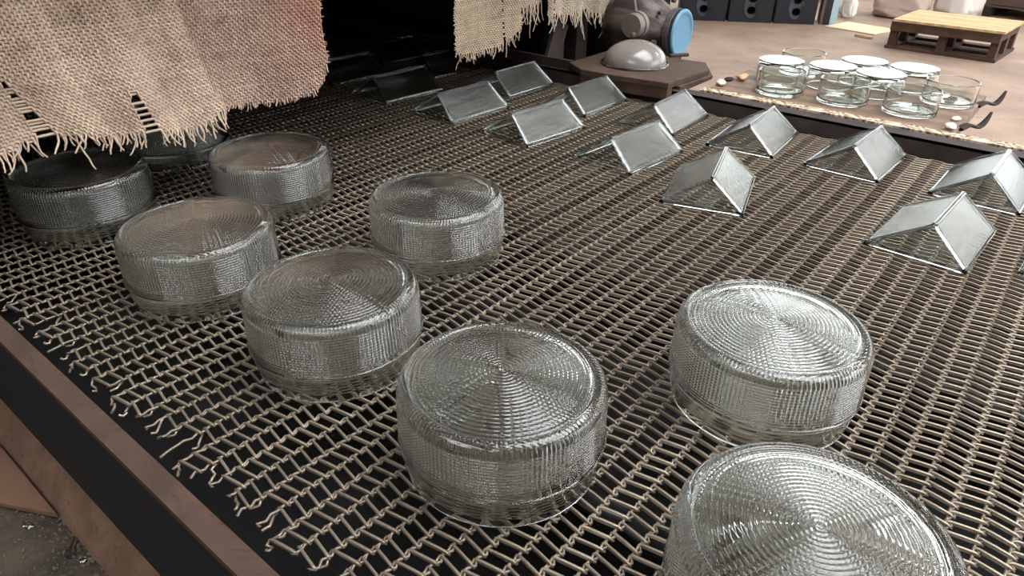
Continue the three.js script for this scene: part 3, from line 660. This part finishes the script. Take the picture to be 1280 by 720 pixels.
// ------------------------------------------------------------------ the hall floor: crates, sacks, pallets
{
  // tall timber pallet
  const t = thing('wooden_pallet', 'tall pale timber pallet with dark open front, standing free on the hall floor', 'pallet', [8.196, 0, -1.686], 0);
  t.rotation.y = -0.07;
  const L = 0.975, D = 0.80, Hh = 0.285;                         // local z along the front edge, x to the back
  for (let k = 0; k < 7; k++) { const g = ubox(k * 0.116, k * 0.116 + 0.106, Hh - 0.022, Hh, 0, L + 0.02); const uv = g.attributes.uv; for (let i = 0; i < uv.count; i++) uv.setXY(i, uv.getY(i) * 0.8 + k * 0.37, uv.getX(i) * 1.6 + k * 0.3); part('deck_board', g, M.palletWood, t); }
  for (const z of [0.03, L / 2, L - 0.03]) part('bearer', ubox(0.0, D, Hh - 0.10, Hh - 0.022, z - 0.03, z + 0.03), M.shadedWood, t);
  for (const x of [0.05, D / 2, D - 0.05]) for (const z of [0.035, L / 2, L - 0.035]) part('block', rbox(x - 0.045, x + 0.045, 0.03, Hh - 0.10, z - 0.035, z + 0.035), M.shadedWood, t);
  for (const z of [0.035, L / 2, L - 0.035]) part('bottom_board', ubox(0, D, 0, 0.03, z - 0.05, z + 0.05), M.shadedWood, t);
  for (const x of [0.0, D / 2 - 0.06, D - 0.12]) part('bottom_board', ubox(x, x + 0.12, 0.0, 0.028, 0.09, L / 2 - 0.055), M.shadedWood, t), part('bottom_board', ubox(x, x + 0.12, 0.0, 0.028, L / 2 + 0.055, L - 0.09), M.shadedWood, t);
  part('front_board', ubox(-0.02, 0, Hh - 0.105, Hh - 0.022, 0, L), M.shadedWood, t);

  // dark crates with oval hand holes
  const cr = (x, z, wd, label) => {
    let fp; const c = thing('plastic_crate', label, 'crate', [x, 0, z], 0.52, 'navy plastic crates on the hall floor');
    const s = new THREE.Shape(); s.moveTo(-wd / 2, 0); s.lineTo(wd / 2, 0); s.lineTo(wd / 2, 0.62); s.lineTo(-wd / 2, 0.62); s.closePath();
    for (const y of [0.135, 0.265]) { const h = new THREE.Path(); h.absellipse(0, y, 0.05, 0.045, 0, Math.PI * 2, true); s.holes.push(h); }
    const front = new THREE.ExtrudeGeometry(s, { depth: 0.02, bevelEnabled: true, bevelSize: 0.004, bevelThickness: 0.004, bevelSegments: 1 });
    fp = part('front_panel', front.clone().rotateY(-Math.PI / 2), M.navy, c);
    part('body', merge([box(0.03, 0.6, 0, 0.62, -wd / 2, -wd / 2 + 0.02), box(0.03, 0.6, 0, 0.62, wd / 2 - 0.02, wd / 2), box(0.58, 0.6, 0, 0.62, -wd / 2, wd / 2), box(0.03, 0.6, 0, 0.02, -wd / 2, wd / 2), box(0.2, 0.22, 0, 0.62, -wd / 2, wd / 2)]), M.navy, c);
    const hr = new THREE.Shape(); hr.absellipse(0, 0.20, 0.085, 0.15, 0, Math.PI * 2); for (const y of [0.135, 0.265]) { const h = new THREE.Path(); h.absellipse(0, y, 0.05, 0.045, 0, Math.PI * 2, true); hr.holes.push(h); }
    part('hand_hole_frame', new THREE.ExtrudeGeometry(hr, { depth: 0.012, bevelEnabled: false }).rotateY(-Math.PI / 2).translate(-0.012, 0, 0), M.crateGrey, fp, 'grey oval frame with two holes');
    return c;
  };
  cr(8.10, -4.45, 0.54, 'navy plastic crate farthest left, only its edge seen past the gearbox');
  cr(8.43, -3.86, 0.54, 'navy plastic crate with oval hand holes, left of the three');
  cr(8.70, -3.37, 0.50, 'navy plastic crate with oval hand holes, middle of the three');
  cr(8.95, -2.92, 0.46, 'navy plastic crate next to the upright pale blue board');
  const pb = thing('leaning_boards', 'dark and pale blue upright boards standing at the right end of the navy crates', 'boards', [9.13, 0, -2.62], 0.52);
  part('board', box(0, 0.03, 0, 0.66, -0.05, -0.02), M.boxBrown, pb); part('board', box(0, 0.30, 0, 0.66, -0.015, 0.06), M.navy, pb); part('board', box(0.02, 0.10, 0, 0.68, 0.065, 0.14), M.paleBlue, pb, 'pale blue board');
  // sacks
  const sack = (x, z, sx, sy, sz, turn, mat, label) => {
    const g = new THREE.SphereGeometry(1, 40, 26), p = g.attributes.position, q = rr(0, 50);
    for (let i = 0; i < p.count; i++) { let a = p.getX(i), b = p.getY(i), c = p.getZ(i); const e = (v) => Math.sign(v) * Math.pow(Math.abs(v), 0.62); const n = 1 + 0.22 * fbm(a * 2 + q, b * 2, c * 2) + 0.12 * fbm(a * 6 + q, b * 6, c * 6); a = e(a) * n; c = e(c) * n; b = e(b) * n; p.setXYZ(i, a * sx, Math.max(b, -0.9) * sy, c * sz); }
    g.computeVertexNormals(); g.computeBoundingBox();
    return solo('woven_sack', g, mat, label, 'sack', [x, -g.boundingBox.min.y, z], turn);
  };
  sack(10.35, -2.78, 0.20, 0.30, 0.14, 0.4, M.sack, 'white woven sack standing at the left end of the sacks');
  sack(10.42, -2.10, 0.36, 0.24, 0.32, 0.2, M.sackPink, 'slumped pinkish-grey woven sack behind the pallet');
  sack(10.75, -1.50, 0.36, 0.25, 0.24, -0.1, M.sack, 'pale woven sack behind the pallet, beside the dark box');
  sack(9.86, -2.56, 0.10, 0.12, 0.08, 0.0, M.sack, 'small white bundle in front of the slumped sack');
  // dark box on a low pallet at the right
  const bx = thing('cardboard_box', 'large dull brown box on a low dark pallet at the upper right', 'box', [11.15, 0, -1.28], -0.22);
  part('box_body', rbox(0, 0.9, 0.14, 0.95, 0, 1.5, 0.01), M.boxBrown, bx); part('label_patch', box(-0.012, 0.002, 0.36, 0.5, 0.35, 0.75), M.navy, bx, 'dark blurred print patch');
  const lp = thing('low_pallet', 'low dark pallet under the large brown box', 'pallet', [11.15, 0, -1.28], -0.22);
  for (let k = 0; k < 5; k++) part('deck_board', box(k * 0.2, k * 0.2 + 0.16, 0.115, 0.138, -0.04, 1.55), M.boxBrown, lp);
  for (const z of [0, 0.72, 1.44]) part('bearer', box(0, 0.95, 0, 0.115, z, z + 0.09), M.sooty, lp);
  // flat things on the floor
  solo('plywood_sheet', rbox(0, 0.50, 0, 0.012, 0, 0.62, 0.003), M.ply, 'pale plywood sheet lying flat on the floor beside the crates', 'board', [8.98, 0.001, -2.56], -0.25);
  solo('wood_stick', rbox(0, 0.05, 0, 0.025, 0, 0.2, 0.004), M.cardLight, 'short reddish wooden stick on the floor by the plywood sheet', 'stick', [8.62, 0.001, -2.12], -0.3);
  solo('carton', rbox(0, 0.4, 0, 0.34, 0, 0.4, 0.01), M.cardLight, 'orange-brown carton behind the upright blue board', 'carton', [10.9, 0.001, -3.3], 0.3);
  solo('carton', rbox(0, 0.5, 0, 0.30, 0, 0.45, 0.01), M.boxBrown, 'dark brown carton behind the orange-brown one', 'carton', [11.7, 0.001, -3.15], 0.1);
}

// ------------------------------------------------------------------ lower left: plate and debris on the plinth
{
  const PY = 0.737;
  const s = new THREE.Shape(); s.moveTo(0.1145, 0.882); s.lineTo(0.072, 0.966); s.lineTo(0.042, 1.025); s.lineTo(0.042, 1.32); s.lineTo(0.1145, 1.32); s.closePath();
  // shape's y is -z
  const pl = new THREE.ExtrudeGeometry(s, { depth: 0.007, bevelEnabled: true, bevelSize: 0.0015, bevelThickness: 0.0015, bevelSegments: 1 }).rotateX(-Math.PI / 2).translate(0, PY + 0.003, 0);
  solo('metal_plate', planeUV(pl), M.card, 'rust-brown flat plate with a cut corner lying at the lower left edge', 'plate');
  const b = thing('bolt', 'small shiny bolt lying on the dirty ledge at the lower left', 'bolt', [0.108, PY + 0.005, -0.815], 0.9);
  part('shank', new THREE.CylinderGeometry(0.003, 0.003, 0.022, 12).rotateZ(Math.PI / 2), M.chrome, b);
  part('head', new THREE.CylinderGeometry(0.0065, 0.0065, 0.005, 6).rotateZ(Math.PI / 2).translate(-0.013, 0.001, 0), M.chrome, b);
  const shard = (x, z, sc, label) => { const g = new THREE.IcosahedronGeometry(sc, 0), p = g.attributes.position; for (let i = 0; i < p.count; i++) p.setXYZ(i, p.getX(i) * 1.5 * (1 + 0.5 * noise.noise(p.getX(i) * 200 + x * 90, p.getY(i) * 200, 1)), p.getY(i) * 0.4, p.getZ(i)); g.computeVertexNormals(); g.computeBoundingBox(); return solo('glass_shard', g, M.glass, label, 'shard', [x, PY - g.boundingBox.min.y, z], x * 77 + z * 30, 'broken glass splinters on the dirty ledge'); };
  shard(0.108, -0.785, 0.005, 'white glass splinter just below the shiny bolt');
  shard(0.095, -0.73, 0.007, 'long flat glass splinter in the middle of the ledge debris');
  shard(0.108, -0.715, 0.006, 'round-ended glass splinter beside the long flat one');
  shard(0.100, -0.685, 0.005, 'glass splinter lowest towards the picture edge, left of the lip');
  shard(0.112, -0.67, 0.004, 'tiny glass splinter closest to the lip near the bottom edge');
  shard(0.085, -0.90, 0.008, 'thin curved glass splinter under the edge of the brown plate');
  // gravel: nobody could count it
  const pe = new THREE.InstancedMesh(new THREE.IcosahedronGeometry(1, 0), std({ color: 0x6b6054, roughness: 0.95 }), 900); const mm = new THREE.Matrix4(), q = new THREE.Quaternion();
  for (let i = 0; i < 900; i++) { const near = rnd() < 0.6; const x = near ? 0.122 - Math.abs(rr(0, 1) * rr(0, 1)) * 0.06 : rr(-0.1, 0.12), z = rr(-1.1, -0.55), s2 = rr(0.0005, 0.0022); q.setFromEuler(new THREE.Euler(rr(0, 6), rr(0, 6), rr(0, 6))); mm.compose(V(x, PY + s2 * 0.2, z), q, V(s2 * 1.4, s2, s2)); pe.setMatrixAt(i, mm); }
  pe.name = 'grit'; pe.castShadow = pe.receiveShadow = true; tag(pe, 'loose grit and glass dust scattered on the dirty ledge', 'grit', null, 'stuff'); scene.add(pe);
}

renderer.render(scene, camera);
